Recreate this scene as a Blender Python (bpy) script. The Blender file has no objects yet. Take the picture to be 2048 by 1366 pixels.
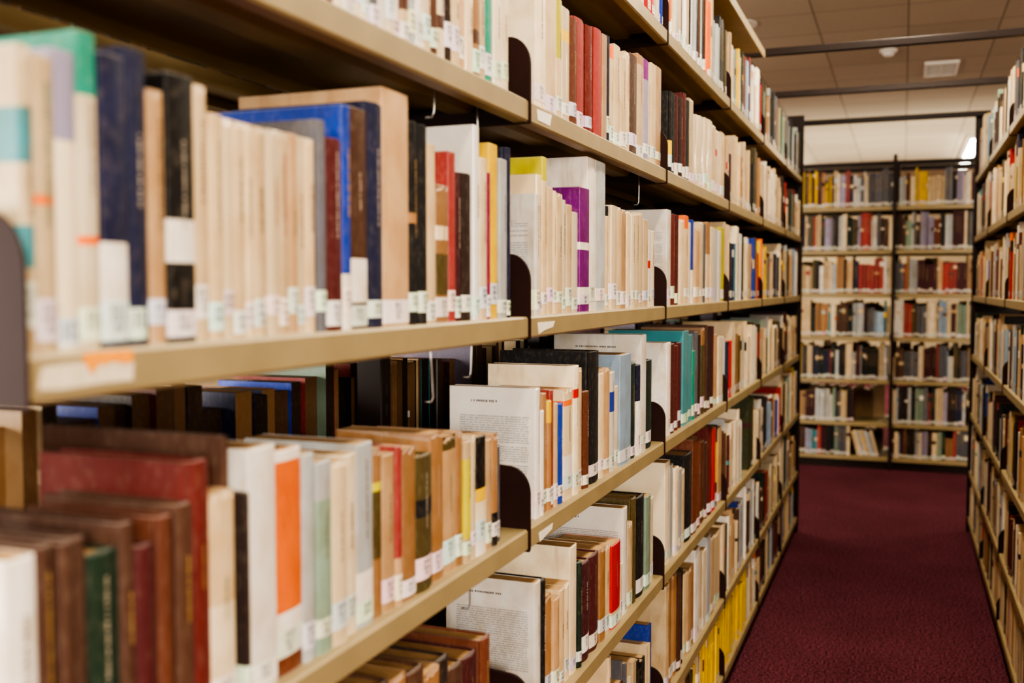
import bpy, math, random
from mathutils import Matrix, Vector
R = random.Random(7)
scene = bpy.context.scene
COL = scene.collection
F = 2026.0
H = 1.325
YAW = math.radians(21.08); PITCH = math.radians(3.05)

# ------------------------------------------------------------------ camera
cam_d = bpy.data.cameras.new("camera"); cam = bpy.data.objects.new("camera", cam_d)
COL.objects.link(cam); scene.camera = cam
cam.location = (0, 0, H)
cam.rotation_euler = (math.radians(90) - PITCH, 0, YAW)
cam_d.sensor_width = 36; cam_d.lens = F / 2048 * 36
cam_d.clip_start = 0.02; cam_d.clip_end = 60
cam_d.dof.use_dof = True; cam_d.dof.focus_distance = 2.0; cam_d.dof.aperture_fstop = 3.4
RM = Matrix.Rotation(YAW, 3, 'Z') @ Matrix.Rotation(math.radians(90) - PITCH, 3, 'X')

def hit(px, py, X):
    """measured photo point -> (Y,Z) on the vertical plane x=X (survey helper)"""
    d = RM @ Vector(((px - 1024) / F, -(py - 683) / F, -1))
    t = X / d.x
    return d.y * t, H + d.z * t

def lin(c, a=1.0):
    o = []
    for v in c[:3]:
        v /= 255.0
        o.append(v / 12.92 if v <= 0.04045 else ((v + 0.055) / 1.055) ** 2.4)
    return (o[0], o[1], o[2], a)

C = dict(cream=(214,188,148), cream2=(226,204,166), ivory=(234,218,188), white=(234,228,218), tan=(168,124,80),
 brown=(86,55,39), dkbrown=(48,30,23), red=(104,34,28), darkred=(84,26,28), pinkred=(168,66,64), orange=(246,118,20),
 yellow=(240,198,14), ygreen=(206,196,40), green=(26,56,36), teal=(20,146,124), teal2=(66,142,152), blue=(24,62,168),
 navy=(28,32,68), ltblue=(156,182,208), gray=(98,98,106), ltgray=(180,184,186), black=(20,18,20), purple=(128,14,130),
 magenta=(156,32,88), olive=(84,72,38), rust=(112,60,38), lilac=(158,150,176), kraft=(196,160,118), maroon=(72,22,30),
 pgreen=(138,162,144), dkgreen=(18,40,32), scarlet=(200,22,22), dkolive=(58,64,28))
HARD = {'brown','dkbrown','red','darkred','green','navy','black','maroon','rust','dkgreen','olive','blue','gray'}
CN = dict(cream='cream', cream2='pale cream', ivory='ivory', white='white', tan='tan', brown='brown', dkbrown='dark brown',
 red='red', darkred='dark red', pinkred='faded red', orange='orange', yellow='yellow', ygreen='yellow-green',
 green='green', teal='teal', teal2='pale teal', blue='blue', navy='navy blue', ltblue='light blue', gray='grey', ltgray='light grey',
 black='black', purple='purple', magenta='magenta', olive='olive', rust='rust brown', lilac='lilac', kraft='beige',
 maroon='maroon', pgreen='pale green', dkgreen='dark green', scarlet='scarlet', dkolive='dark olive')
PAL = (['cream']*17+['cream2']*15+['ivory']*13+['white']*11+['tan']*4+['kraft']*6+['brown']*3+['dkbrown']*4+['red']*3+['darkred']*3+
 ['pinkred']*2+['orange']*1+['yellow']*3+['green']*2+['teal2']*1+['blue']*2+['navy']*3+['ltblue']*2+['gray']*3+['ltgray']*4+
 ['black']*7+['olive']*2+['rust']*1+['maroon']*2+['pgreen']*1+['dkgreen']*2+['scarlet']*2)
PALDARK = (['cream']*8+['cream2']*5+['ivory']*8+['white']*7+['tan']*4+['kraft']*6+['brown']*3+['dkbrown']*6+['darkred']*3+['maroon']*5+
 ['navy']*5+['black']*11+['gray']*13+['ltgray']*11+['olive']*4+['yellow']*2+['dkgreen']*5+['pgreen']*5+['lilac']*6+['pinkred']*5+['teal2']*2+['ltblue']*3+['rust']*1)

# ------------------------------------------------------------------ materials
def mat(name):
    m = bpy.data.materials.new(name); m.use_nodes = True
    nt = m.node_tree; b = nt.nodes['Principled BSDF']
    return m, nt, b
def N(nt, t, **k):
    n = nt.nodes.new(t)
    for a, v in k.items(): setattr(n, a, v)
    return n
def mixc(nt, blend='MIX'):
    n = nt.nodes.new('ShaderNodeMix'); n.data_type = 'RGBA'; n.blend_type = blend
    return n
def posnoise(nt, scale, vec=(1,1,1), detail=4):
    g = N(nt, 'ShaderNodeNewGeometry'); mp = N(nt, 'ShaderNodeMapping'); mp.inputs['Scale'].default_value = vec
    nz = N(nt, 'ShaderNodeTexNoise'); nz.inputs['Scale'].default_value = scale; nz.inputs['Detail'].default_value = detail
    nt.links.new(g.outputs['Position'], mp.inputs['Vector']); nt.links.new(mp.outputs[0], nz.inputs['Vector'])
    return nz
def ramp(nt, src, p0, c0, p1, c1):
    r = N(nt, 'ShaderNodeValToRGB'); e = r.color_ramp.elements
    e[0].position = p0; e[0].color = c0; e[1].position = p1; e[1].color = c1
    nt.links.new(src, r.inputs[0]); return r

def book_mat(name, rough, coat=0.0, wear=1.0, crease=0.0, fleck=.08):
    m, nt, b = mat(name)
    at = N(nt, 'ShaderNodeAttribute'); at.attribute_name = 'Col'
    n1 = posnoise(nt, 30, (1, 1, 0.8), 8)
    r1 = ramp(nt, n1.outputs['Fac'], 0.30, (0.74, 0.62, 0.46, 1), 0.62, (1, 1, 1, 1))
    mx = mixc(nt, 'MULTIPLY'); mx.inputs['Factor'].default_value = 0.6 * wear
    nt.links.new(at.outputs['Color'], mx.inputs['A']); nt.links.new(r1.outputs[0], mx.inputs['B'])
    n2 = posnoise(nt, 190, (1, 1, 0.5), 6)
    r2 = ramp(nt, n2.outputs['Fac'], 0.50, (0, 0, 0, 1), 0.74, (fleck,) * 3 + (1,))
    mx2 = mixc(nt); mx2.inputs['B'].default_value = lin((215, 195, 165))
    nt.links.new(mx.outputs['Result'], mx2.inputs['A']); nt.links.new(r2.outputs[0], mx2.inputs['Factor'])
    out = mx2.outputs['Result']
    if crease:
        n3 = posnoise(nt, 1, (60, 900, 9), 3)
        r3 = ramp(nt, n3.outputs['Fac'], 0.28, (0.66, 0.54, 0.40, 1), 0.44, (1, 1, 1, 1))
        mx3 = mixc(nt, 'MULTIPLY'); mx3.inputs['Factor'].default_value = crease
        nt.links.new(out, mx3.inputs['A']); nt.links.new(r3.outputs[0], mx3.inputs['B']); out = mx3.outputs['Result']
    nt.links.new(out, b.inputs['Base Color'])
    b.inputs['Roughness'].default_value = rough; b.inputs['Coat Weight'].default_value = coat
    b.inputs['Coat Roughness'].default_value = 0.15
    bp = N(nt, 'ShaderNodeBump'); bp.inputs['Strength'].default_value = 0.15; bp.inputs['Distance'].default_value = 0.002
    nt.links.new(n2.outputs['Fac'], bp.inputs['Height']); nt.links.new(bp.outputs[0], b.inputs['Normal'])
    return m
M_CLOTH = book_mat("book_cloth", 0.7, 0, .9, 0, .07)
M_PAPER = book_mat("book_card", 0.5, 0, 1.0, .5, .10)
M_GLOSS = book_mat("book_laminated", 0.34, 0.4, 0.4, 0, .02)
M_STUFF = book_mat("book_mixed", 0.55, 0, 0.8)
m, nt, b = mat("book_pages"); M_PAGES = m
n1 = posnoise(nt, 1, (40, 1400, 6), 2)
r1 = ramp(nt, n1.outputs['Fac'], 0.35, lin((146, 106, 62)), 0.65, lin((206, 172, 122)))
nt.links.new(r1.outputs[0], b.inputs['Base Color']); b.inputs['Roughness'].default_value = 0.8
m, nt, b = mat("sticker_paper"); M_LABEL = m
at = N(nt, 'ShaderNodeAttribute'); at.attribute_name = 'Col'
n1 = posnoise(nt, 120); r1 = ramp(nt, n1.outputs['Fac'], 0.3, (0.8, 0.78, 0.74, 1), 0.6, (1, 1, 1, 1))
mx = mixc(nt, 'MULTIPLY'); mx.inputs['Factor'].default_value = 0.6
nt.links.new(at.outputs['Color'], mx.inputs['A']); nt.links.new(r1.outputs[0], mx.inputs['B'])
nt.links.new(mx.outputs['Result'], b.inputs['Base Color']); b.inputs['Roughness'].default_value = 0.35

def paint(name, c, rough=0.45, var=0.2, metal=0.0, sc=14, spec=.5):
    m, nt, b = mat(name)
    n1 = posnoise(nt, sc, (1, 1, 1), 6)
    k = 1 - var
    l = lin(c)
    r1 = ramp(nt, n1.outputs['Fac'], 0.3, (l[0]*k, l[1]*k, l[2]*k, 1), 0.65, l)
    nt.links.new(r1.outputs[0], b.inputs['Base Color'])
    b.inputs['Roughness'].default_value = rough; b.inputs['Metallic'].default_value = metal
    b.inputs['Specular IOR Level'].default_value = spec
    return m
M_SHELF = paint("beige_enamel", (156, 138, 100), 0.42, 0.14)
M_BRK = paint("brown_enamel", (50, 30, 27), 0.55, 0.25, spec=.15)
M_POST = paint("dark_brown_steel", (42, 30, 27), 0.5, 0.2, spec=.3)
M_WALL = paint("wall_paint", (205, 190, 160), 0.8, 0.08)
M_WIRE = paint("wire_steel", (190, 188, 184), 0.3, 0.1, 0.9)
M_WHITEP = paint("white_plastic", (240, 236, 226), 0.5, 0.05)
M_DARK = paint("dark_slot", (50, 45, 40), 0.7, 0.1)
m, nt, b = mat("carpet_pile_burgundy"); M_CARPET = m
n1 = posnoise(nt, 130, (1, 1, 1), 3); n2 = posnoise(nt, 2.4, (1, 1, 1), 3)
r1 = ramp(nt, n1.outputs['Fac'], 0.40, lin((34, 13, 20)), 0.62, lin((136, 74, 86)))
r2 = ramp(nt, n2.outputs['Fac'], 0.3, (0.75, 0.75, 0.75, 1), 0.7, (1, 1, 1, 1))
mx = mixc(nt, 'MULTIPLY'); mx.inputs['Factor'].default_value = 1
nt.links.new(r1.outputs[0], mx.inputs['A']); nt.links.new(r2.outputs[0], mx.inputs['B'])
nt.links.new(mx.outputs['Result'], b.inputs['Base Color']); b.inputs['Roughness'].default_value = 0.95
b.inputs['Specular IOR Level'].default_value = 0.1
bp = N(nt, 'ShaderNodeBump'); bp.inputs['Strength'].default_value = 0.5; bp.inputs['Distance'].default_value = 0.004
nt.links.new(n1.outputs['Fac'], bp.inputs['Height']); nt.links.new(bp.outputs[0], b.inputs['Normal'])
m, nt, b = mat("ceiling_tiles"); M_CEIL = m
g = N(nt, 'ShaderNodeNewGeometry'); br = N(nt, 'ShaderNodeTexBrick')
br.offset = 0.0; br.inputs['Scale'].default_value = 1.0
br.inputs['Brick Width'].default_value = 0.50; br.inputs['Row Height'].default_value = 0.50
br.inputs['Mortar Size'].default_value = 0.0045; br.inputs['Mortar Smooth'].default_value = 0.1
br.inputs['Color1'].default_value = lin((208, 196, 176)); br.inputs['Color2'].default_value = lin((196, 184, 164))
br.inputs['Mortar'].default_value = lin((138, 124, 106))
nt.links.new(g.outputs['Position'], br.inputs['Vector'])
n1 = posnoise(nt, 90, (1, 1, 1), 4); r1 = ramp(nt, n1.outputs['Fac'], 0.3, (0.85, 0.85, 0.85, 1), 0.6, (1, 1, 1, 1))
mx = mixc(nt, 'MULTIPLY'); mx.inputs['Factor'].default_value = 0.6
nt.links.new(br.outputs['Color'], mx.inputs['A']); nt.links.new(r1.outputs[0], mx.inputs['B'])
nt.links.new(mx.outputs['Result'], b.inputs['Base Color']); b.inputs['Roughness'].default_value = 0.9
m, nt, b = mat("lamp_diffuser"); M_EMIT = m
b.inputs['Emission Color'].default_value = (1, 0.95, 0.82, 1); b.inputs['Emission Strength'].default_value = 12

# ------------------------------------------------------------------ helpers
def mesh_obj(name, V, Fc, mats, cols=None, parent=None, loc=(0, 0, 0), rotz=0, smooth=False, fm=None):
    me = bpy.data.meshes.new(name); me.from_pydata(V, [], Fc)
    for mm in (mats if isinstance(mats, (list, tuple)) else [mats]): me.materials.append(mm)
    if cols is not None:
        a = me.attributes.new('Col', 'FLOAT_COLOR', 'FACE')
        a.data.foreach_set('color', [x for c in cols for x in c])
    if fm: me.polygons.foreach_set('material_index', fm)
    if smooth: me.polygons.foreach_set('use_smooth', [True] * len(me.polygons))
    me.update()
    o = bpy.data.objects.new(name, me); COL.objects.link(o)
    if parent: o.parent = parent
    o.location = loc; o.rotation_euler = (0, 0, rotz)
    return o
def empty(name, loc, rotz=0):
    e = bpy.data.objects.new(name, None); e.empty_display_size = 0.05
    COL.objects.link(e); e.location = loc; e.rotation_euler = (0, 0, rotz); return e
def tag(o, label, cat, group=None, kind=None):
    o['label'] = label; o['category'] = cat
    if group: o['group'] = group
    if kind: o['kind'] = kind
def box(x0, x1, y0, y1, z0, z1, V, Fc):
    n = len(V)
    V += [(x0,y0,z0),(x1,y0,z0),(x1,y1,z0),(x0,y1,z0),(x0,y0,z1),(x1,y0,z1),(x1,y1,z1),(x0,y1,z1)]
    Fc += [(n,n+3,n+2,n+1),(n+4,n+5,n+6,n+7),(n,n+1,n+5,n+4),(n+1,n+2,n+6,n+5),(n+2,n+3,n+7,n+6),(n+3,n,n+4,n+7)]
def cbox(x0, x1, y0, y1, z0, z1, c, V, Fc):
    rings = [(c, z0), (0, z0 + c), (0, z1 - c), (c, z1)]
    n0 = len(V)
    for ins, z in rings:
        a, b_, c_, d = x0 + ins, x1 - ins, y0 + ins, y1 - ins
        V += [(a+c,c_,z),(b_-c,c_,z),(b_,c_+c,z),(b_,d-c,z),(b_-c,d,z),(a+c,d,z),(a,d-c,z),(a,c_+c,z)]
    for r in range(3):
        for i in range(8):
            j = (i + 1) % 8; p = n0 + r * 8
            Fc.append((p+i, p+j, p+8+j, p+8+i))
    Fc.append(tuple(n0 + 7 - i for i in range(8))); Fc.append(tuple(n0 + 24 + i for i in range(8)))
def extrude_xz(prof, y0, y1, V, Fc):
    n = len(V); k = len(prof)
    V += [(x, y0, z) for x, z in prof] + [(x, y1, z) for x, z in prof]
    for i in range(k):
        j = (i + 1) % k; Fc.append((n+i, n+j, n+k+j, n+k+i))
    Fc.append(tuple(n + k - 1 - i for i in range(k))); Fc.append(tuple(n + k + i for i in range(k)))

GL = {}
def glyph(ch):
    if ch in GL: return GL[ch]
    cu = bpy.data.curves.new('g', 'FONT'); cu.body = ch; cu.resolution_u = 2; cu.size = 1.0
    o = bpy.data.objects.new('g', cu); COL.objects.link(o)
    dg = bpy.context.evaluated_depsgraph_get(); me = o.evaluated_get(dg).to_mesh()
    vs = [(v.co.x, v.co.y) for v in me.vertices]; fs = [tuple(p.vertices) for p in me.polygons]
    o.evaluated_get(dg).to_mesh_clear(); COL.objects.unlink(o); bpy.data.objects.remove(o); bpy.data.curves.remove(cu)
    GL[ch] = (vs, fs); return GL[ch]
for ch in "0123456789ABCDEFGHLMNPRSTV": glyph(ch)

INK = lin((62, 58, 62)); WHITE = lin((228, 224, 214))

def strokes(rect, c, V, Fc, cols, put, rng, lh=0.0035, fill=0.75):
    u0, u1, v0, v1 = rect; v = v1
    while v - lh > v0:
        u = u0; end = u0 + (u1 - u0) * (1 if rng.random() < fill else rng.uniform(.3, .9))
        while u < end:
            w = rng.uniform(.5, 1.2) * lh * 0.42
            n = len(V)
            hh = rng.choice([.5, .5, .62])
            V += [put(u, v - lh * hh), put(u + w, v - lh * hh), put(u + w, v), put(u, v)]
            Fc.append((n, n+1, n+2, n+3)); cols.append(c)
            u += w + lh * (.16 if rng.random() < .8 else .5)
        v -= lh

BOOKN = 0
def add_book(loc, rotz, t, h, d, cname, hard, bands=None, cover_text=False, tilt=0.0, label=True, lz=None, place="steel library shelf", title=None, torn=False):
    global BOOKN; BOOKN += 1
    rng = random.Random(BOOKN * 13 + 5)
    base = C[cname]; j = rng.uniform(.88, 1.04)
    base = lin([min(255, v * j) for v in base])
    bands = list(bands or [])
    bulge = min(t * .22, .005) if hard else min(t * .14, .0022)
    ct = .0024 if hard else .0005
    bnd = .003 if hard else 0.0
    K = 8
    out = [(-d, 0)]
    if hard: out += [(-.009, 0), (-.0065, .0009), (-.004, 0)]
    else: out += [(-.0012 - bulge, 0)]
    for i in range(K + 1):
        y = t * i / K
        yy = min(max(y, .0006), t - .0006)
        out.append((-bulge + bulge * math.sin(math.pi * y / t), yy))
    if hard: out += [(-.004, t), (-.0065, t - .0009), (-.009, t)]
    else: out += [(-.0012 - bulge, t)]
    out += [(-d, t)]
    inn = [(-d, t - ct), (-bulge - ct, t - ct), (-bulge - ct, ct), (-d, ct)]
    prof = out + inn; k = len(prof); ko = len(out)
    zs = {0.0, h, min(.0015, h), h - .0015}
    for z0, z1, _ in bands: zs.add(round(z0 * h, 5)); zs.add(round(min(z1 * h, h), 5))
    zs = sorted(zs); V = []; Fc = []; cols = []; fm = []
    for z in zs:
        for i, (x, y) in enumerate(prof):
            dz = 0; dx = 0
            if z >= h - .0001 and 0 < i < ko - 1 and x > -.012: dx = -.0012; dz = -.0006
            if not hard and torn and z >= h - .002 and i < ko and x > -.01:
                rr = random.Random(BOOKN * 100 + i); dz = -rr.uniform(0, .008)
            V.append((x + dx, y, z + dz))
    for r in range(len(zs) - 1):
        zm = (zs[r] + zs[r + 1]) / 2 / h; c = base
        for z0, z1, bc in bands:
            if z0 <= zm <= z1: c = lin(C[bc])
        edge = [v * .8 + .12 for v in c[:3]] + [1]
        for i in range(k):
            jn = (i + 1) % k
            Fc.append((r*k+i, r*k+jn, (r+1)*k+jn, (r+1)*k+i))
            cols.append(edge if (zs[r+1] == h or zs[r] == 0) and not hard else c)
    n = (len(zs) - 1) * k
    Fc.append(tuple(range(k - 1, -1, -1))); cols.append(base)
    Fc.append(tuple(n + i for i in range(k))); cols.append([v * .8 + .1 for v in base[:3]] + [1])
    lum = base[0] * .3 + base[1] * .6 + base[2] * .1
    tc = lin((110, 92, 74)) if lum > .25 else lin(rng.choice([(170, 138, 80), (180, 170, 156)]))
    if lum > .25 and rng.random() < .35: tc = lin(rng.choice([(160, 60, 50), (70, 86, 140), (120, 90, 66), (80, 120, 100)]))
    if title is None: title = rng.random() < .7
    if title and t > .008:
        xo = .0003
        a, b_ = rng.uniform(.42, .55), rng.uniform(.70, .92)
        wz = min(t * .36, rng.uniform(.0035, .0065)); ym = t / 2
        put = lambda u, v: (xo, v, u)
        strokes((a * h, b_ * h, ym - wz * .7, ym + wz / 2), tc, V, Fc, cols, put, rng, lh=wz, fill=.9)
    if cover_text:
        put = lambda u, v: (u, -.00025, v)
        strokes((-d * .75, -d * .3, h * .86, h * .90), lin((90, 86, 88)), V, Fc, cols, put, rng, lh=.006, fill=.3)
        strokes((-d * .88, -.014, h * .30, h * .78), lin((150, 146, 150)), V, Fc, cols, put, rng, lh=.0036, fill=.85)
    e = empty("book", loc, rotz)
    if tilt: e.rotation_euler = (tilt, 0, rotz)
    m_ = M_CLOTH if hard else (M_GLOSS if (rng.random() < .35 and cname not in ('cream', 'kraft', 'tan')) else M_PAPER)
    mesh_obj("cover", V, Fc, m_, cols, e)
    V = []; Fc = []
    x0, x1 = -d + bnd + .0005, -bulge - ct - .0003; y0, y1 = ct + .0002, t - ct - .0002
    zt = h - bnd - .0006; zb = bnd + .0004
    hol = min(.003, t * .12) if hard else 0
    P = [(x0, y0), (x1, y0), (x1, y1), (x0, y1), (x0 + hol, (y0 + y1) / 2)]
    V = [(x, y, zb) for x, y in P] + [(x, y, zt) for x, y in P]
    for i in range(5): Fc.append((i, (i+1) % 5, 5 + (i+1) % 5, 5 + i))
    Fc += [(4, 3, 2, 1, 0), (5, 6, 7, 8, 9)]
    mesh_obj("page_block", V, Fc, M_PAGES, None, e)
    if rng.random() < .05: label = False
    if label:
        z0 = rng.uniform(.003, .020) if lz is None else lz; z1 = z0 + rng.uniform(.017, .031)
        V = []; Fc = []; cols = []
        o = .0004
        s0 = 4 if hard else 2
        pts = [(x + o, y) for x, y in out[s0:s0 + K + 1]]
        wrap = .004 + .010 * rng.random()
        pts = [(-wrap - bulge, -o)] + [(pts[0][0]-.0008, -o)] + pts + [(pts[-1][0]-.0008, t + .0002)]
        for z in (z0, z1):
            for x, y in pts: V.append((x, y, z))
        kk = len(pts)
        wc = lin([v * rng.uniform(.86, 1.0) for v in (244, 240, 232)])
        for i in range(kk - 1):
            Fc.append((i, i+1, kk+i+1, kk+i)); cols.append(wc)
        rows = [rng.choice(["863", "861", "862", "860", "868", "809"]), rng.choice("ABCDEFGHLMPRSTV") + str(rng.randint(10, 99)), rng.choice("abcdmnprst").upper() + str(rng.randint(1, 9))]
        sz = min(.0080, t * .42)
        ink = lin([rng.randint(45, 95)] * 3)
        for ri, s in enumerate(rows):
            zz = z1 - .0080 - ri * .0070
            if zz < z0 + .001: break
            wid = sum(.62 for _ in s) * sz; yy = t / 2 - wid / 2
            for ch in s:
                vs, fs = glyph(ch); n = len(V)
                for gx, gy in vs: V.append((o + .00025, yy + gx * sz, zz + gy * sz))
                for f in fs: Fc.append(tuple(n + q for q in f)); cols.append(ink)
                yy += .62 * sz
        mesh_obj("call_number_label", V, Fc, M_LABEL, cols, e)
    kind = ("hardcover" if hard else "paperback")
    extra = " with white sticker" if label else ""
    if bands: extra = " with %s band" % CN[bands[0][2]]
    if cover_text: extra = " with printed back cover"
    tall = "tall " if h > .235 else ("short " if h < .17 else ("thin " if t < .012 else ("thick " if t > .034 else "")))
    tag(e, "%s%s %s%s on %s" % (tall, CN[cname], kind, extra, place), "book", "library books on the shelves")
    return e

SV = []; SF = []; SC = []
def stuff_book(loc, rotz, t, h, d, cname, rng, tilt=0.0, label=True, pgc=(190, 156, 112)):
    cz, sz_ = math.cos(rotz), math.sin(rotz); ctl, stl = math.cos(tilt), math.sin(tilt)
    def T(p):
        x, y, z = p; y, z = y * ctl - z * stl, y * stl + z * ctl
        return (loc[0] + x * cz - y * sz_, loc[1] + x * sz_ + y * cz, loc[2] + z)
    j = rng.uniform(.8, 1.05); c = lin([min(255, v * j) for v in C[cname]])
    pg = lin(pgc); e = min(.003, t * .2)
    P = [(-d, 0), (-e, 0), (0, e), (0, t - e), (-e, t), (-d, t)]
    segs = [(0, h, c)]
    r = rng.random()
    if r < .22:
        a = rng.uniform(.5, .8); b_ = a + rng.uniform(.05, .15); c2 = lin(C[rng.choice(PAL)])
        segs = [(0, a*h, c), (a*h, b_*h, c2), (b_*h, h, c)]
    n0 = len(SV)
    for x, y in P: SV.append(T((x, y, 0)))
    for z0, z1, cc in segs:
        n = len(SV) - 6
        for x, y in P: SV.append(T((x, y, z1)))
        for i in range(6):
            q = (i + 1) % 6
            SF.append((n+i, n+q, n+6+q, n+6+i)); SC.append(pg if i == 5 else cc)
    n = len(SV)
    SF.append(tuple(n - 6 + i for i in range(6))); SC.append(c)
    SF.append(tuple(n0 + 5 - i for i in range(6))); SC.append(c)
    m_ = min(.0015, t * .15); n = len(SV)
    SV.extend(T(p) for p in [(-d + .001, m_, h + .0003), (-.004, m_, h + .0003), (-.004, t - m_, h + .0003), (-d + .001, t - m_, h + .0003)])
    SF.append((n, n+1, n+2, n+3)); SC.append(pg)
    def q(y0, y1, z0, z1, cc):
        n = len(SV); SV.extend(T(p) for p in [(.0005, y0, z0), (.0005, y1, z0), (.0005, y1, z1), (.0005, y0, z1)])
        SF.append((n, n+1, n+2, n+3)); SC.append(cc)
    if label:
        z0l = rng.uniform(.004, .014)
        q(e*.5, t - e*.5, z0l, z0l + rng.uniform(.015, .026), [v * rng.uniform(.8, 1) for v in WHITE[:3]] + [1])
        for k in range(2):
            z = z0l + .014 - k * .007; n = len(SV)
            y0, y1 = t*.25, t*rng.uniform(.55, .75)
            SV.extend(T(p) for p in [(.0008, y0, z - .003), (.0008, y1, z - .003), (.0008, y1, z), (.0008, y0, z)])
            SF.append((n, n+1, n+2, n+3)); SC.append(lin((140, 138, 140)))
    if rng.random() < .6 and t > .012:
        lum = c[0]*.3 + c[1]*.6; tc = lin((130, 108, 90)) if lum > .25 else lin((150, 126, 84))
        z = h * .45
        while z < h * .85:
            w = rng.uniform(.004, .012); q(t*.42, t*.58, z, z + w, tc); z += w + .002

def fill_row(face, a0, a1, zs, pos, individual, seq=None, pal=PAL, hmean=.205, dens=1.0, seed=0, place="steel library shelf", label=True, tmul=1.0, lean=True):
    rng = random.Random(seed * 977 + 11)
    a = a0 + .004; i = 0; run = 0; rc = None; rh = hmean
    end = a0 + (a1 - a0) * dens - .006
    while True:
        if run <= 0:
            run = rng.choice([1, 1, 1, 1, 2, 2, 3, 4]); rc = rng.choice(pal); rh = max(.15, min(.268, rng.gauss(hmean, .024))); rt = rng.uniform(.008, .031) * tmul
        run -= 1
        cn = seq[i] if seq and i < len(seq) else rc
        t = max(.007, rt * rng.uniform(.85, 1.15)); h = max(.14, min(.272, rh + rng.uniform(-.006, .006)))
        d = max(.11, h * rng.uniform(.64, .74)); d = min(d, .20)
        if a + t > end: break
        ins = rng.uniform(.006, .016)
        if face == 'L': loc, rz = (pos - ins, a, zs), 0
        elif face in 'RO': loc, rz = (pos + ins, a + t, zs), math.pi
        elif face == 'G': loc, rz = (a + t, pos - ins, zs), math.pi / 2
        else: loc, rz = (a, pos + ins, zs), -math.pi / 2
        if individual and BOOKN < 300: add_book(loc, rz, t, h, d, cn, cn in HARD, place=place, label=label)
        elif face == 'O': stuff_book(loc, rz, t, h, d, cn, rng, label=label, pgc=rng.choice([(104, 76, 52), (70, 50, 38), (130, 96, 66), (54, 40, 36), (160, 122, 84)]))  # opposite-side page edges darkened in colour to stand for shade
        else: stuff_book(loc, rz, t, h, d, cn, rng, label=label)
        a += t + .0006; i += 1
    if lean and not individual and a1 - a > .08 and face in 'LF':
        th = math.radians(rng.uniform(11, 22)); h0 = .2
        a += h0 * math.sin(th)
        for _ in range(8):
            cn = rng.choice(['ivory', 'ltgray', 'cream', 'white', 'ltgray', 'dkbrown', 'cream2']) ; t = rng.uniform(.014, .024); h = rng.uniform(.18, .2)
            if a + t / math.cos(th) + .003 > a1 - .005: break
            if face == 'L': loc, rz = (pos - .01, a, zs), 0
            else: loc, rz = (a, pos + .01, zs), -math.pi / 2
            stuff_book(loc, rz, t, h, .14, cn, rng, tilt=th)
            a += t / math.cos(th) + .001
    return a

# ------------------------------------------------------------------ shelving
TIERS = [H + v for v in (.585, .271, -.0425, -.357, -.671, -.985, -1.235)]
TOPZ = H + .90
SD = .235
XL = -.51; XR = .35; YF = 7.8
YB = [.477, 1.392, 2.305, 3.20, 4.02, 4.82, 5.60]
SHP = [(-SD,0),(-.003,0),(0,-.003),(0,-.029),(-.003,-.032),(-.022,-.032),(-.022,-.029),(-.005,-.029),(-.005,-.004),(-.085,-.004),
       (-.090,-.014),(-.125,-.014),(-.130,-.004),(-SD+.003,-.004),(-SD+.003,-.02),(-SD,-.02)]
BRP = [(-SD-.01,-.034),(.0015,-.034),(.0025,-.030),(.0025,.052)]
for i in range(9):
    a = math.pi / 2 * i / 8; BRP.append((-.0305 + .033 * math.cos(a), .052 + .040 * math.sin(a)))
BRP += [(-.12, .098), (-SD-.01, .125)]
_mc = {}
def shelf_mesh(w):
    k = round(w, 4)
    if k not in _mc:
        V = []; Fc = []; extrude_xz(SHP[::-1], .0035, w - .0035, V, Fc)
        me = bpy.data.meshes.new("shelf"); me.from_pydata(V, [], Fc); me.materials.append(M_SHELF); _mc[k] = me
    return _mc[k]
V = []; Fc = []; extrude_xz(BRP[::-1], -.0012, .0012, V, Fc)
BM = bpy.data.meshes.new("end_bracket"); BM.from_pydata(V, [], Fc); BM.materials.append(M_BRK)
def post_mesh():
    V = []; Fc = []
    cbox(-.022, .022, -.016, .016, 0, TOPZ, .002, V, Fc)
    z = .1; fm = [0] * len(Fc)
    while z < TOPZ - .05:
        for s in (-1, 1):
            x = s * .0224; n = len(V)
            V += [(x,-.003,z),(x,.003,z),(x,.003,z+.018),(x,-.003,z+.018)]; Fc.append((n,n+1,n+2,n+3)); fm.append(1)
        z += .032
    me = bpy.data.meshes.new("upright_post"); me.from_pydata(V, [], Fc); me.materials.append(M_POST); me.materials.append(M_DARK)
    me.polygons.foreach_set('material_index', fm); return me
PM = post_mesh()
def linkchild(name, me, parent, loc=(0,0,0), rotz=0):
    o = bpy.data.objects.new(name, me); COL.objects.link(o); o.parent = parent; o.location = loc; o.rotation_euler = (0,0,rotz); return o
PC = SD + .032
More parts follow.
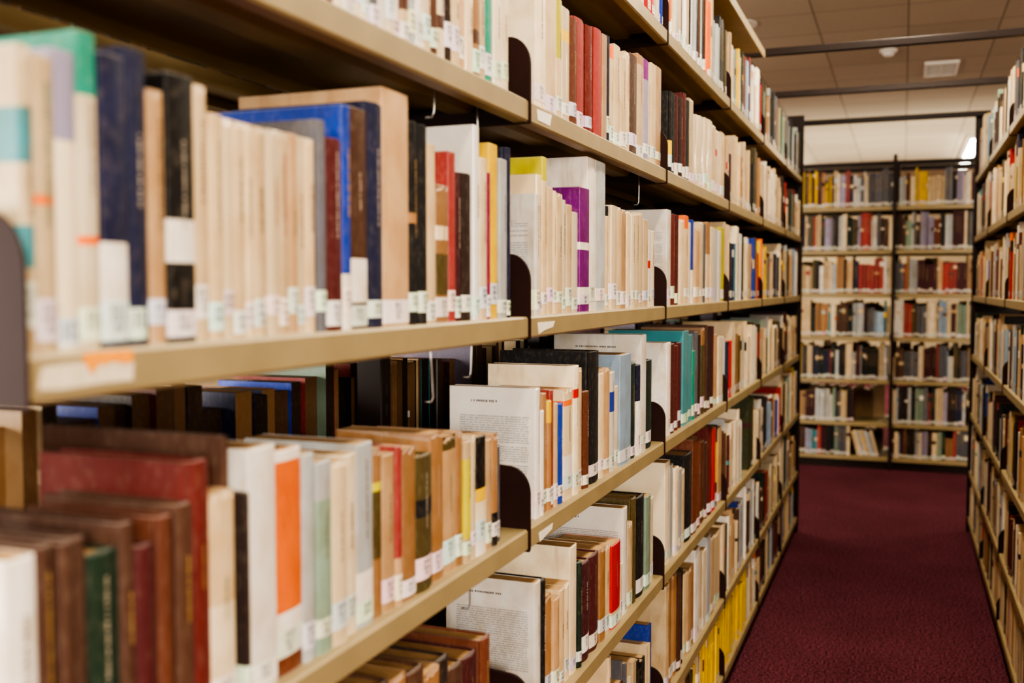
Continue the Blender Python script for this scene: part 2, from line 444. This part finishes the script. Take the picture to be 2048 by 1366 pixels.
def unit(origin, rotz, w, double, canopy, last, label, group, front_posts=False):
    e = empty("bookshelf", origin, rotz); tag(e, label, "bookshelf", group)
    sides = [0] + ([1] if double else [])
    for s in sides:
        for z in TIERS:
            if s == 0: lp, rz = (0, 0, z), 0
            else: lp, rz = (-2 * PC, w, z), math.pi
            linkchild("shelf", shelf_mesh(w), e, lp, rz)
            for yy in (.0018, w - .0018):
                linkchild("end_bracket", BM, e, (lp[0], yy, z), rz)
        V = []; Fc = []
        xa, xb = (-.045, -.025) if s == 0 else (-2 * PC + .025, -2 * PC + .045)
        cbox(xa, xb, .004, w - .004, .0, TIERS[-1] - .0325, .0015, V, Fc)
        mesh_obj("kick_plate", V, Fc, M_POST, None, e)
    linkchild("upright_post", PM, e, (-PC, 0.017, 0))
    if last: linkchild("upright_post", PM, e, (-PC, w - .017, 0))
    V = []; Fc = []; cbox(-PC - .012, -PC + .012, .035, w - .035 * last - .002, TOPZ - .04, TOPZ - .005, .002, V, Fc)
    mesh_obj("top_rail", V, Fc, M_POST, None, e)
    if canopy:
        V = []; Fc = []
        wv = 2 * PC
        P = [(-wv, 0), (-wv, -.03), (-wv + .004, -.03), (-wv + .004, -.004), (-.004, -.004), (-.004, -.03), (0, -.03), (0, 0)]
        extrude_xz([(x, z + TOPZ + .005) for x, z in P], .002, w - .002, V, Fc)
        mesh_obj("canopy_top", V, Fc, M_SHELF, None, e)
    return e
G_L = "double-sided steel shelving along the aisle"
for i in range(6):
    unit((XL, YB[i], 0), 0, YB[i+1] - YB[i], True, i < 4, i == 5,
         "beige steel library shelving bay with dark brown brackets, full of books", G_L)
YR = [2.29, 3.205, 4.12, 5.035, 5.95]
for i in range(4):
    unit((XR, YR[i+1], 0), math.pi, YR[i+1] - YR[i], False, False, i == 0,
         "beige steel library shelving bay across the carpeted aisle, full of books", "steel shelving on the other side of the aisle")
XFP = [-.067 - .914 * 2, -.067 - .914, -.067, -.067 + .914, -.067 + 1.828]
for i in range(4):
    unit((XFP[i], YF, 0), -math.pi / 2, .914, True, False, i == 3,
         "beige steel shelving bay with dark posts closing the aisle", "steel shelving closing the aisle")
for (x0, x1, y, z1) in [(XL - 2 * PC, XL + .004, YB[-1] + .02, TOPZ + .012), (XR - .006, XR + PC + .03, YR[-1] + .02, TOPZ + .02)]:
    V = []; Fc = []; cbox(x0, x1, y, y + .015, 0, z1, .002, V, Fc)
    o = mesh_obj("shelf_end_panel", V, Fc, M_POST); tag(o, "dark brown steel end panel closing the shelving run", "panel", "end panels of the shelving")
for x in XFP[1:4]:
    V = []; Fc = []; cbox(x - .012, x + .012, YF - .016, YF - .004, .0, TOPZ + .05, .002, V, Fc)
    o = mesh_obj("shelf_post_trim", V, Fc, M_POST); tag(o, "dark brown vertical steel post on the end shelving", "post", "dark posts of the end shelving")

# ------------------------------------------------------------------ measured rows (left run)
def px_row(tier, start, rows, X=XL - .008, place="beige steel shelf"):
    zs = TIERS[tier]; y0, _ = hit(start, 575, X)
    for r in rows:
        px, top, cn = r[0], r[1], r[2]
        o = r[3] if len(r) > 3 else {}
        y1, _ = hit(px, 575, X)
        t = y1 - y0 - .0005
        if t < .004: y0 = y1; continue
        _, zt = hit(px - 1, top, X)
        h = max(.10, min(.274, zt - zs))
        d = o.get('d', min(.205, max(.12, h * .72)))
        hard = o.get('hard', cn in HARD)
        torn = o.get('torn', (not hard) and cn in ('cream', 'cream2', 'kraft', 'tan') and R.random() < .5)
        add_book((X - R.uniform(0, .006) - o.get('in', 0), y0, zs), 0, t, h, d, cn, hard, o.get('b'), o.get('txt', False), label=o.get('l', True), lz=o.get('lz'), place=place, title=o.get('ti'), torn=torn)
        y0 = y1
S = 'eye-level steel shelf'
px_row(2, 50, [
 (80, 95, 'cream2', dict(b=[(.28,.42,'teal2'),(.62,.8,'teal2')])), (122, 118, 'cream', dict(b=[(.5,.53,'orange')])), (172, 108, 'lilac', dict(b=[(0,.7,'ivory')])),
 (212, 72, 'ivory', dict(b=[(.8,1,'teal'),(.33,.36,'orange')])), (264, 118, 'navy', dict(hard=False, b=[(.14,.36,'white')])), (312, 105, 'navy', dict(hard=True)),
 (344, 185, 'kraft', dict(torn=True)), (398, 158, 'black', dict(b=[(.30,.46,'white')], hard=False)), (428, 175, 'cream', dict(torn=True)),
 (455, 232, 'cream'), (480, 240, 'cream2'), (503, 246, 'cream', dict(torn=True)), (524, 250, 'cream2'), (545, 256, 'cream'), (565, 262, 'cream2', dict(torn=True)), (585, 266, 'cream'),
 (603, 270, 'kraft'), (621, 275, 'cream2'), (641, 280, 'cream'), (660, 242, 'gray', dict(hard=True)), (692, 280, 'darkred'), (709, 213, 'blue', dict(hard=False, b=[(0,.25,'white')])),
 (746, 222, 'brown', dict(hard=False, b=[(.12,.32,'white')])), (776, 210, 'navy'), (827, 192, 'kraft', dict(ti=False, torn=False)), (845, 245, 'black', dict(b=[(.5,.55,'tan')])), (863, 252, 'black'), (881, 290, 'cream'),
 (905, 372, 'tan', dict(b=[(.2,.5,'olive'),(.6,.7,'ivory')], torn=True)), (919, 305, 'pinkred'), (934, 345, 'maroon'), (953, 348, 'dkbrown'), (964, 252, 'white'), (978, 318, 'cream2'),
 (987, 345, 'magenta'), (1004, 290, 'yellow'), (1018, 320, 'ltgray'), (1029, 296, 'navy')], place=S)
px_row(2, 1073, [
 (1081, 388, 'white', dict(txt=True)), (1091, 350, 'cream2', dict(d=.17)), (1100, 315, 'ygreen', dict(b=[(0,.85,'cream')])), (1110, 375, 'cream'), (1119, 382, 'cream2'), (1130, 388, 'cream', dict(torn=True)), (1139, 400, 'ivory'), (1149, 410, 'cream'),
 (1162, 425, 'ivory'), (1181, 378, 'purple', dict(b=[(.12,.2,'white'),(.5,.56,'white')], ti=False)), (1197, 308, 'white', dict(d=.2, ti=False)), (1216, 308, 'ltgray', dict(ti=False)), (1226, 412, 'black', dict(b=[(0,.9,'cream')])), (1237, 412, 'cream2'),
 (1247, 415, 'cream'), (1256, 420, 'kraft'), (1264, 424, 'cream2'), (1272, 430, 'ivory'), (1280, 430, 'cream'), (1289, 426, 'cream2', dict(torn=True)), (1298, 440, 'cream'), (1305, 460, 'white', dict(b=[(.5,.6,'scarlet')])), (1313, 462, 'ivory')], place=S)
px_row(2, 1339, [
 (1347, 420, 'white', dict(txt=True, d=.19)), (1356, 428, 'red'), (1363, 430, 'darkred'), (1371, 440, 'cream2'), (1379, 432, 'orange', dict(b=[(0,.85,'cream')])), (1386, 445, 'ivory'), (1393, 440, 'blue', dict(b=[(0,.4,'white')])), (1401, 458, 'kraft'),
 (1408, 445, 'cream2'), (1415, 448, 'gray'), (1422, 445, 'tan', dict(b=[(0,.6,'cream')])), (1430, 455, 'ivory'), (1437, 458, 'ltgray'), (1444, 462, 'white'), (1451, 455, 'ygreen', dict(d=.18))], place=S)
U = 'upper steel shelf'
seqA0 = ['white','cream','brown','ivory','white','cream2','ivory','white','gray','white','ivory','white','cream','ltgray','white','cream2','brown','ivory','dkbrown','cream','kraft','cream2','tan','cream','teal','ivory','ivory']
px_row(1, 640, [(640 + (i+1) * 14.2, -120 + i * 4, seqA0[i], dict(b=[(.35,.5,'brown')] if i % 5 == 2 else None)) for i in range(27)], place=U)
px_row(1, 1073, [
 (1094, -40, 'ivory', dict(d=.2)), (1116, -10, 'cream', dict(ti=False)), (1127, 0, 'ygreen', dict(b=[(0,.5,'cream')])), (1141, 20, 'cream2', dict(b=[(.7,.8,'yellow')])), (1157, 40, 'rust'), (1176, 42, 'pinkred', dict(hard=True)), (1190, 55, 'red'), (1206, 62, 'pinkred', dict(hard=True)), (1214, 70, 'kraft'), (1224, 72, 'navy'),
 (1233, 90, 'orange', dict(b=[(0,.86,'cream')])), (1244, 92, 'cream2'), (1254, 110, 'cream'), (1263, 105, 'cream2'), (1276, 112, 'brown', dict(hard=False)), (1288, 112, 'cream', dict(b=[(.9,1,'tan')])), (1297, 120, 'purple', dict(b=[(0,.8,'lilac')])), (1306, 126, 'cream2'), (1315, 128, 'cream'), (1325, 135, 'kraft')], place=U)
px_row(1, 1339, [
 (1345, 182, 'black', dict(b=[(.1,.4,'yellow')])), (1351, 185, 'dkgreen'), (1358, 190, 'maroon'), (1365, 195, 'dkbrown'), (1372, 186, 'darkred'), (1380, 200, 'dkgreen'), (1388, 198, 'cream', dict(d=.17)), (1395, 228, 'ivory'), (1402, 230, 'cream2'), (1409, 232, 'ivory'),
 (1416, 236, 'cream2'), (1423, 240, 'ivory'), (1430, 250, 'cream'), (1436, 258, 'cream2', dict(b=[(.6,.7,'scarlet')])), (1442, 262, 'ivory'), (1449, 265, 'cream')], place=U)
L_ = 'lower steel shelf'
px_row(3, 10, [
 (72, 1112, 'white'), (112, 1092, 'brown', dict(hard=True)), (142, 1085, 'brown'), (176, 1075, 'brown'), (244, 1098, 'green'), (274, 1045, 'brown'), (316, 1088, 'darkred'), (350, 1030, 'rust'), (386, 1005, 'brown'), (428, 918, 'red'),
 (476, 980, 'cream', dict(b=[(0,.5,'ivory')])), (490, 872, 'brown', dict(d=.2, **{'in': .012})), (500, 985, 'dkbrown'), (555, 888, 'white', dict(ti=False)), (612, 892, 'orange', dict(hard=False, b=[(0,.10,'rust'),(.14,.28,'white'),(.95,1,'white')], ti=False)), (636, 905, 'ltgray'), (665, 918, 'ltgray', dict(b=[(0,.8,'pgreen')])), (695, 918, 'cream2'), (722, 905, 'ivory'), (754, 882, 'ltgray', dict(b=[(.1,.3,'white')])),
 (772, 895, 'tan', dict(b=[(.35,.75,'olive'),(.75,.8,'ygreen')])), (796, 905, 'kraft'), (808, 890, 'pinkred', dict(b=[(0,.3,'kraft')])), (834, 892, 'tan', dict(torn=True)), (868, 905, 'olive', dict(b=[(.55,.68,'black')])), (894, 862, 'tan', dict(torn=True)), (922, 868, 'kraft', dict(torn=True, b=[(.9,1,'olive')])), (934, 862, 'tan'), (946, 880, 'cream', dict(b=[(.2,.85,'ygreen')])), (956, 870, 'cream2'),
 (976, 868, 'black', dict(b=[(0,.25,'white'),(.25,.45,'ivory'),(.45,.56,'yellow')], hard=False)), (988, 876, 'kraft'), (999, 866, 'tan', dict(b=[(0,.3,'black')])), (1010, 890, 'gray', dict(hard=False))], place=L_)
px_row(3, 1076, [
 (1086, 775, 'white', dict(txt=True)), (1094, 820, 'white', dict(txt=False)), (1102, 785, 'tan'), (1109, 800, 'yellow', dict(b=[(0,.8,'tan')])), (1116, 778, 'pinkred'), (1122, 805, 'cream'), (1134, 805, 'blue'), (1152, 775, 'cream2', dict(b=[(.15,.4,'white'),(.85,.9,'orange')])), (1162, 730, 'ivory', dict(b=[(.75,.82,'scarlet')])), (1172, 735, 'cream'),
 (1184, 780, 'rust'), (1205, 700, 'black'), (1214, 745, 'cream2'), (1226, 735, 'kraft'), (1236, 742, 'white', dict(b=[(.6,.8,'blue')])), (1244, 770, 'ivory'), (1266, 705, 'ltblue', dict(d=.2)), (1278, 725, 'dkgreen'), (1287, 728, 'navy', dict(b=[(0,.6,'white')])), (1297, 668, 'white', dict(txt=True, d=.2)), (1312, 718, 'dkgreen')], place=L_)
px_row(3, 1339, [
 (1347, 684, 'white', dict(d=.18)), (1356, 686, 'darkred', dict(d=.18)), (1364, 690, 'red'), (1371, 684, 'darkred'), (1382, 660, 'teal2', dict(d=.2)), (1390, 668, 'teal2'), (1395, 700, 'teal'), (1402, 662, 'gray'), (1408, 668, 'dkbrown'), (1414, 655, 'tan', dict(b=[(0,.8,'olive')])),
 (1421, 650, 'brown'), (1428, 654, 'dkbrown'), (1434, 652, 'maroon'), (1441, 668, 'kraft'), (1450, 672, 'ivory', dict(d=.18))], place=L_)
LL = 'low steel shelf'
px_row(4, 560, [
 (640, 1420, 'brown'), (700, 1400, 'brown'), (745, 1385, 'red'), (780, 1362, 'brown'), (815, 1345, 'tan'), (850, 1330, 'brown'), (880, 1330, 'tan'), (905, 1310, 'dkbrown'), (935, 1322, 'brown'), (965, 1300, 'darkred'), (985, 1268, 'rust')], place=LL)
px_row(4, 1078, [
 (1090, 1158, 'white', dict(txt=True)), (1101, 1155, 'black'), (1113, 1185, 'tan'), (1125, 1190, 'kraft'), (1136, 1172, 'cream'), (1150, 1160, 'cream2'), (1163, 1085, 'ivory', dict(d=.19)), (1170, 1120, 'dkgreen'), (1188, 1115, 'maroon'), (1206, 1100, 'darkred'), (1217, 1090, 'tan'), (1229, 1085, 'cream'), (1246, 1076, 'scarlet', dict(b=[(.1,.2,'cream')])), (1254, 1120, 'ivory'),
 (1262, 1010, 'white', dict(d=.2, txt=True)), (1272, 1040, 'cream'), (1282, 990, 'olive'), (1297, 985, 'black', dict(d=.19)), (1307, 985, 'pgreen'), (1317, 990, 'ivory')], place=LL)
px_row(4, 1339, [
 (1349, 918, 'ivory', dict(d=.2)), (1356, 925, 'ltgray'), (1363, 930, 'ivory'), (1370, 932, 'ltgray'), (1378, 935, 'cream2'), (1391, 900, 'black', dict(d=.19)), (1400, 872, 'rust', dict(hard=False)), (1409, 874, 'rust'), (1417, 878, 'rust', dict(hard=False)), (1424, 880, 'brown'), (1431, 850, 'red'), (1437, 852, 'scarlet'), (1444, 848, 'dkgreen', dict(b=[(.3,.8,'yellow')])), (1451, 850, 'kraft')], place=LL)
px_row(5, 1339, [
 (1346, 1160, 'cream', dict(d=.17)), (1352, 1150, 'tan'), (1358, 1145, 'kraft'), (1364, 1140, 'tan'), (1371, 1138, 'brown'), (1378, 1130, 'dkbrown'), (1385, 1135, 'cream'), (1392, 1128, 'kraft'), (1399, 1120, 'tan'), (1408, 1085, 'white', dict(d=.18)), (1414, 1090, 'cream2'), (1421, 1088, 'ivory'), (1429, 1060, 'ltgray', dict(d=.18)), (1436, 1062, 'cream'), (1443, 1058, 'cream2'), (1450, 1050, 'cream')], place=LL)
fill_row('L', YB[2] + .004, YB[3], TIERS[0], XL, True, ['red','blue','purple','ivory','cream','orange','kraft','white','ivory','ltgray','cream','darkred','white','navy','cream','black','white','ltgray'], seed=1, hmean=.22, place=U)
XO = XL - 2 * PC
fill_row('O', YB[0], YB[1], TIERS[3], XO, True, ['gray','tan','brown','tan','darkred','brown','blue','maroon','blue','brown','kraft','cream','navy','rust','blue','tan','dkbrown','darkred','cream'], seed=20, hmean=.200, label=False, tmul=1.4, pal=['blue','navy','darkred','brown','tan','cream'], place='far side of the shelving')
rs = 30
for bi in range(6):
    for ti in range(7):
        if (bi, ti) in ((0, 3),): continue
        if bi == 0 and ti < 1: continue
        rs += 1; fill_row('O', YB[bi], YB[bi+1], TIERS[ti], XO, False, pal=PALDARK, hmean=.205, seed=rs, dens=.93)
for bi in range(0, 6):
    for ti in range(7):
        if bi <= 2 and ti in (1, 2, 3, 4): continue
        if bi == 2 and ti in (0, 5): continue
        rs += 1
        sq = None; hm = R.uniform(.19, .225)
        if ti == 6:
            hm = min(hm, .2)
            if bi == 2:
                a = fill_row('L', YB[2], 2.86, TIERS[6], XL, False, ['dkbrown','cream','black','cream2','brown'], hmean=.2, seed=rs, lean=False)
                fill_row('L', a - .003, YB[3], TIERS[6], XL, False, ['yellow'] * 30, hmean=.212, seed=rs + 500, tmul=.8); continue
            if bi == 3:
                a = fill_row('L', YB[3], 3.78, TIERS[6], XL, False, ['yellow'] * 60, hmean=.216, seed=rs, tmul=.8, lean=False)
                fill_row('L', a, YB[4], TIERS[6], XL, False, ['ivory','ltgray','cream','lilac','white'], hmean=.2, seed=rs + 500); continue
        if (bi, ti) == (3, 4):
            a = fill_row('L', YB[3], 3.62, TIERS[4], XL, False, hmean=.2, seed=rs, lean=False)
            stuff_book((XL - .008, 3.76, TIERS[4]), 0, .06, .272, .22, 'dkolive', R, label=False)
            stuff_book((XL - .008, 3.822, TIERS[4]), 0, .06, .265, .2, 'dkolive', R)
            fill_row('L', 3.885, YB[4], TIERS[4], XL, False, hmean=.2, seed=rs + 500); continue
        if (bi, ti) == (4, 2): sq = ['yellow','orange','cream','yellow','kraft','tan','yellow','yellow','cream','yellow']
        if (bi, ti) == (3, 0): sq = ['cream','navy','dkbrown','kraft','cream','ivory','red','ltgray','pgreen','yellow','yellow']
        fill_row('L', YB[bi], YB[bi+1], TIERS[ti], XL, False, sq, pal=(['dkbrown','black','dkgreen','olive','ltgray','tan','pgreen','gray'] if bi >= 4 and ti == 0 else PAL), hmean=hm, seed=rs, dens=R.choice([1, .98, .95]))
for bi in range(4):
    for ti in range(7):
        rs += 1; fill_row('R', YR[bi], YR[bi+1], TIERS[ti], XR, False, pal=PAL, hmean=min(R.uniform(.19, .225), .2 if ti == 6 else 1), seed=rs, dens=R.choice([1, .98, .93]))
for bi in range(4):
    for ti in range(7):
        rs += 1; sq = ['yellow','yellow','tan','yellow','yellow','olive','tan','yellow','brown','yellow','yellow','maroon','tan','yellow','maroon','yellow','cream','maroon','cream','ivory'] if (bi, ti) == (1, 0) else None
        pal = PALDARK
        if ti in (2,) and bi == 2: pal = ['pinkred','tan','lilac','maroon','cream','gray','ltgray','kraft']
        if ti in (4,): pal = PALDARK + ['black'] * 18 + ['navy', 'white', 'dkbrown'] * 4
        dn = {(1, 5): .74, (1, 6): .72, (2, 5): .55, (2, 0): .97, (1, 0): 1}.get((bi, ti), R.choice([1, 1, .98]))
        off = .19 if (bi, ti) == (1, 0) else 0
        hm = .205 if ti == 6 else R.uniform(.225, .25)
        fill_row('F', XFP[bi] + off, XFP[bi+1], TIERS[ti], YF, False, sq, pal=pal, hmean=hm, seed=rs, dens=dn, tmul=.95, lean=(bi, ti) != (1, 5))
        rs += 1; fill_row('G', XFP[bi], XFP[bi+1], TIERS[ti], YF + 2 * PC, False, pal=PALDARK, hmean=.225 if ti < 6 else .19, seed=rs, dens=.97)
o = mesh_obj("book_rows", SV, SF, M_STUFF, SC)
tag(o, "rows of mixed cream, brown and coloured library books", "books", "library books on the shelves", "stuff")

# ------------------------------------------------------------------ stickers & tape on shelf lips
def lip_patch(name, label, pts, col, tier, x=XL + .0006):
    V = []
    for px, py in pts:
        y, z = hit(px, py, x)
        z = min(max(z, TIERS[tier] - .0305), TIERS[tier] - .0015)
        V.append((x, y, z))
    n = len(V); V2 = [(a - .0004, b_, c) for a, b_, c in V]
    Fc = [tuple(range(n))[::-1], tuple(range(n, 2 * n))] + [(i, (i+1) % n, n + (i+1) % n, n + i) for i in range(n)]
    o = mesh_obj(name, V + V2, Fc, M_LABEL, [lin(col)] * len(Fc))
    tag(o, label, "sticker"); return o
lip_patch("sticker", "torn white paper sticker on the beige shelf edge", [(85, 735), (130, 728), (200, 722), (268, 722), (266, 760), (200, 767), (120, 779), (78, 780)], (226, 212, 186), 2)
lip_patch("tape", "torn orange tape strip on the beige shelf edge", [(168, 700), (215, 700), (266, 700), (265, 724), (244, 726), (228, 721), (212, 728), (196, 728), (188, 746), (181, 746), (176, 730), (167, 724)], (255, 160, 10), 2, XL + .0012)
lip_patch("sticker", "torn white paper sticker on the beige shelf edge", [(1076, 645), (1110, 642), (1106, 654), (1090, 660), (1078, 668)], (240, 232, 215), 2)
lip_patch("sticker", "torn white paper sticker on the beige shelf edge", [(1074, 218), (1104, 230), (1100, 252), (1076, 240)], (240, 232, 215), 1)
lip_patch("sticker", "torn white paper sticker on the beige shelf edge", [(1078, 1066), (1106, 1046), (1104, 1058), (1080, 1084)], (240, 232, 215), 3)

def wire(y, tier, length, lean, xoff=-.05):
    ztop = TIERS[tier] - .0045
    r = .0014
    pts = [(0, 0, 0), (0, lean * .5, -length * .5), (0, lean, -length + .006), (-.003, lean, -length), (-.012, lean, -length)]
    V = []; Fc = []; K = 6
    for i, p in enumerate(pts):
        a = Vector(pts[max(i-1, 0)]); b_ = Vector(pts[min(i+1, len(pts)-1)]); d = (b_ - a).normalized()
        u = Vector((0, 1, 0)).cross(d); u = u.normalized() if u.length > .01 else Vector((1, 0, 0)); v = d.cross(u)
        for k in range(K):
            an = 2 * math.pi * k / K; q = Vector(p) + u * r * math.cos(an) + v * r * math.sin(an); V.append(tuple(q))
    for i in range(len(pts) - 1):
        for k in range(K):
            Fc.append((i*K+k, i*K+(k+1) % K, (i+1)*K+(k+1) % K, (i+1)*K+k))
    Fc += [tuple(range(K))[::-1], tuple((len(pts)-1)*K + k for k in range(K))]
    e = mesh_obj("wire_book_support", V, Fc, M_WIRE, None, None, (XL + xoff, y, ztop), 0, True)
    tag(e, "thin steel wire book support hanging from the shelf", "book support", "wire book supports")
for (px, tier, ln, le) in [(955, 1, .07, .003), (872, 1, .05, -.004), (1277, 1, .08, -.003), (944, 2, .078, -.004), (858, 2, .10, .012), (938, 3, .09, 0)]:
    wire(hit(px, 575, XL - .05)[0], tier, ln, le)

# ------------------------------------------------------------------ room
def struct(name, x0, x1, y0, y1, z0, z1, m_):
    V = []; Fc = []; box(x0, x1, y0, y1, z0, z1, V, Fc); o = mesh_obj(name, V, Fc, m_); o['kind'] = 'structure'; o['label'] = name.replace('_', ' '); return o
CZ = H + 1.54
struct("floor", -4, 4, -3.5, 16, -.1, 0, M_CARPET)
struct("ceiling", -4, 4, -3.5, 16, CZ, CZ + .1, M_CEIL)
struct("wall_back", -4, 4, 16, 16.1, 0, CZ, M_WALL)
struct("wall_left", -4.1, -4, -3.5, 16, 0, CZ, M_WALL)
struct("wall_right", 4, 4.1, -3.5, 16, 0, CZ, M_WALL)

for y in (2.29, 3.205, 4.12, 5.035, 5.95):
    V = []; Fc = []
    cbox(-3.6, 3.6, -.013, .013, 0, .028, .002, V, Fc)
    o = mesh_obj("tie_bar", V, Fc, M_POST, None, None, (0, y, TOPZ + .0055))
    tag(o, "dark brown steel tie bar spanning the tops of the shelving", "bar", "tie bars over the aisle")
V = []; Fc = []; cbox(-3.6, 3.6, -.015, .015, 0, .035, .002, V, Fc)
o = mesh_obj("tie_bar", V, Fc, M_POST, None, None, (0, YF + PC, TOPZ + .0005)); tag(o, "dark brown steel tie bar on top of the end shelving", "bar", "tie bars over the aisle")

def disc(rings, K=28):
    V = []; Fc = []
    for r, z in rings:
        for k in range(K):
            a = 2 * math.pi * k / K; V.append((r * math.cos(a), r * math.sin(a), z))
    for i in range(len(rings) - 1):
        for k in range(K): Fc.append((i*K+k, (i+1)*K+k, (i+1)*K+(k+1) % K, i*K+(k+1) % K))
    Fc.append(tuple(range(K))); Fc.append(tuple((len(rings)-1)*K + k for k in range(K))[::-1]); return V, Fc
e = empty("smoke_detector", (-.117, 7.1, CZ)); tag(e, "round white smoke detector on the tiled ceiling", "smoke detector")
V, Fc = disc([(.055, 0), (.055, -.012), (.045, -.02)]); mesh_obj("base", V, Fc, M_WHITEP, None, e)
V, Fc = disc([(.036, -.02), (.034, -.034), (.022, -.042)]); mesh_obj("sensor_cap", V, Fc, M_WHITEP, None, e)
e = empty("air_vent", (.22, 7.80, CZ)); tag(e, "square white louvred ceiling air vent", "vent")
V = []; Fc = []
for a in [(-.11, .11, -.23, -.20), (-.11, .11, .20, .23), (-.11, -.09, -.20, .20), (.09, .11, -.20, .20), (-.008, .008, -.20, .20)]: box(*a, -.018, 0, V, Fc)
mesh_obj("frame", V, Fc, M_WHITEP, None, e)
V = []; Fc = []; box(-.09, .09, -.20, .20, -.002, -.0005, V, Fc); mesh_obj("shade_plate", V, Fc, M_DARK, None, e)  # flat dark plate gives the gaps between louvres their shade
V = []; Fc = []
for i in range(5):
    y = -.17 + i * .077; box(-.09, .09, y, y + .028, -.014, -.006, V, Fc)
mesh_obj("louvres", V, Fc, M_WHITEP, None, e)
e = empty("ceiling_disc", (-.95, 6.1, CZ)); tag(e, "round white flush ceiling speaker", "fixture")  # plain disc for a pale arc on the ceiling, fitting not identified
V, Fc = disc([(.13, 0), (.13, -.008), (.115, -.012)]); mesh_obj("rim", V, Fc, M_WHITEP, None, e)

def luminaire(x, y, L, power, w=.16):
    e = empty("ceiling_light", (x, y, CZ)); tag(e, "long white fluorescent ceiling light, switched on", "ceiling light", "fluorescent ceiling lights")
    V = []; Fc = []; extrude_xz([(-w/2, 0), (-w/2, -.03), (-w/2 + .03, -.055), (w/2 - .03, -.055), (w/2, -.03), (w/2, 0)], 0, L, V, Fc); mesh_obj("housing", V, Fc, M_WHITEP, None, e)
    V = []; Fc = []; extrude_xz([(-w/2 + .03, -.0555), (-w/2 + .035, -.075), (w/2 - .035, -.075), (w/2 - .03, -.0555)], .02, L - .02, V, Fc); mesh_obj("diffuser", V, Fc, M_EMIT, None, e)
    ld = bpy.data.lights.new("tube_light", 'AREA'); ld.shape = 'RECTANGLE'; ld.size = w; ld.size_y = L; ld.energy = power; ld.color = (1, .86, .66)
    lo = bpy.data.objects.new("tube_light", ld); COL.objects.link(lo); lo.parent = e; lo.location = (0, L / 2, -.085)
for a in [(.0, -.8, 1.4, 12), (.0, 1.3, 1.4, 19), (.0, 3.3, 1.6, 22), (.66, 11.2, 2.6, 50), (-1.30, 12.4, 2.8, 45), (-1.5, 9.0, 2.0, 26), (-2.2, 4.5, 2.4, 12), (2.4, 3.0, 2.4, 14),
          (1.3, 6.1, 1.2, 13), (-1.6, 6.1, 1.2, 13), (-2.3, 0.6, 2.4, 26)]:  # only the pair beyond the end shelving is in view; others added for light
    luminaire(*a)
def area(name, loc, target, sx, sy, power, col):
    ld = bpy.data.lights.new(name, 'AREA'); ld.shape = 'RECTANGLE'; ld.size = sx; ld.size_y = sy; ld.energy = power; ld.color = col
    o = bpy.data.objects.new(name, ld); COL.objects.link(o); o.location = loc
    o.rotation_euler = (Vector(target) - Vector(loc)).to_track_quat('-Z', 'Y').to_euler()
area("offscreen_softlight", (2.2, -2.6, 1.95), (-.4, 2.1, 1.4), 2.0, 1.3, 145, (1, .91, .80))  # unseen lamp for the assumed window light behind the camera
area("offscreen_softlight", (-3.4, -1.0, 1.2), (-1.0, 1.2, 1.05), 1.6, 1.6, 130, (1, .93, .84))  # added lamp, no window known here; brightens the far-side books
area("ceiling_fill", (2.3, 5.2, 2.32), (2.3, 5.21, 4), 1.0, 4.0, 10, (1, .92, .82))  # added lamp, out of view, brightens the ceiling; no real fitting
area("ceiling_fill", (-2.3, 5.2, 2.32), (-2.3, 5.21, 4), 1.0, 4.0, 10, (1, .92, .82))  # same added ceiling fill over the left aisle
area("ceiling_fill", (0.2, 11.4, 1.9), (0.2, 11.41, 4), 4.5, 3.4, 50, (1, .90, .70))  # added lamp brightening the far stretch of ceiling
w = bpy.data.worlds.new("world"); scene.world = w; w.use_nodes = True
bg = w.node_tree.nodes['Background']; bg.inputs[0].default_value = (1, .89, .77, 1); bg.inputs[1].default_value = .24
scene.view_settings.view_transform = 'AgX'
try: scene.view_settings.look = 'AgX - High Contrast'
except Exception as ex: print(ex)
scene.view_settings.exposure = 0.56
print("BOOKS", BOOKN, "stuff faces", len(SF))
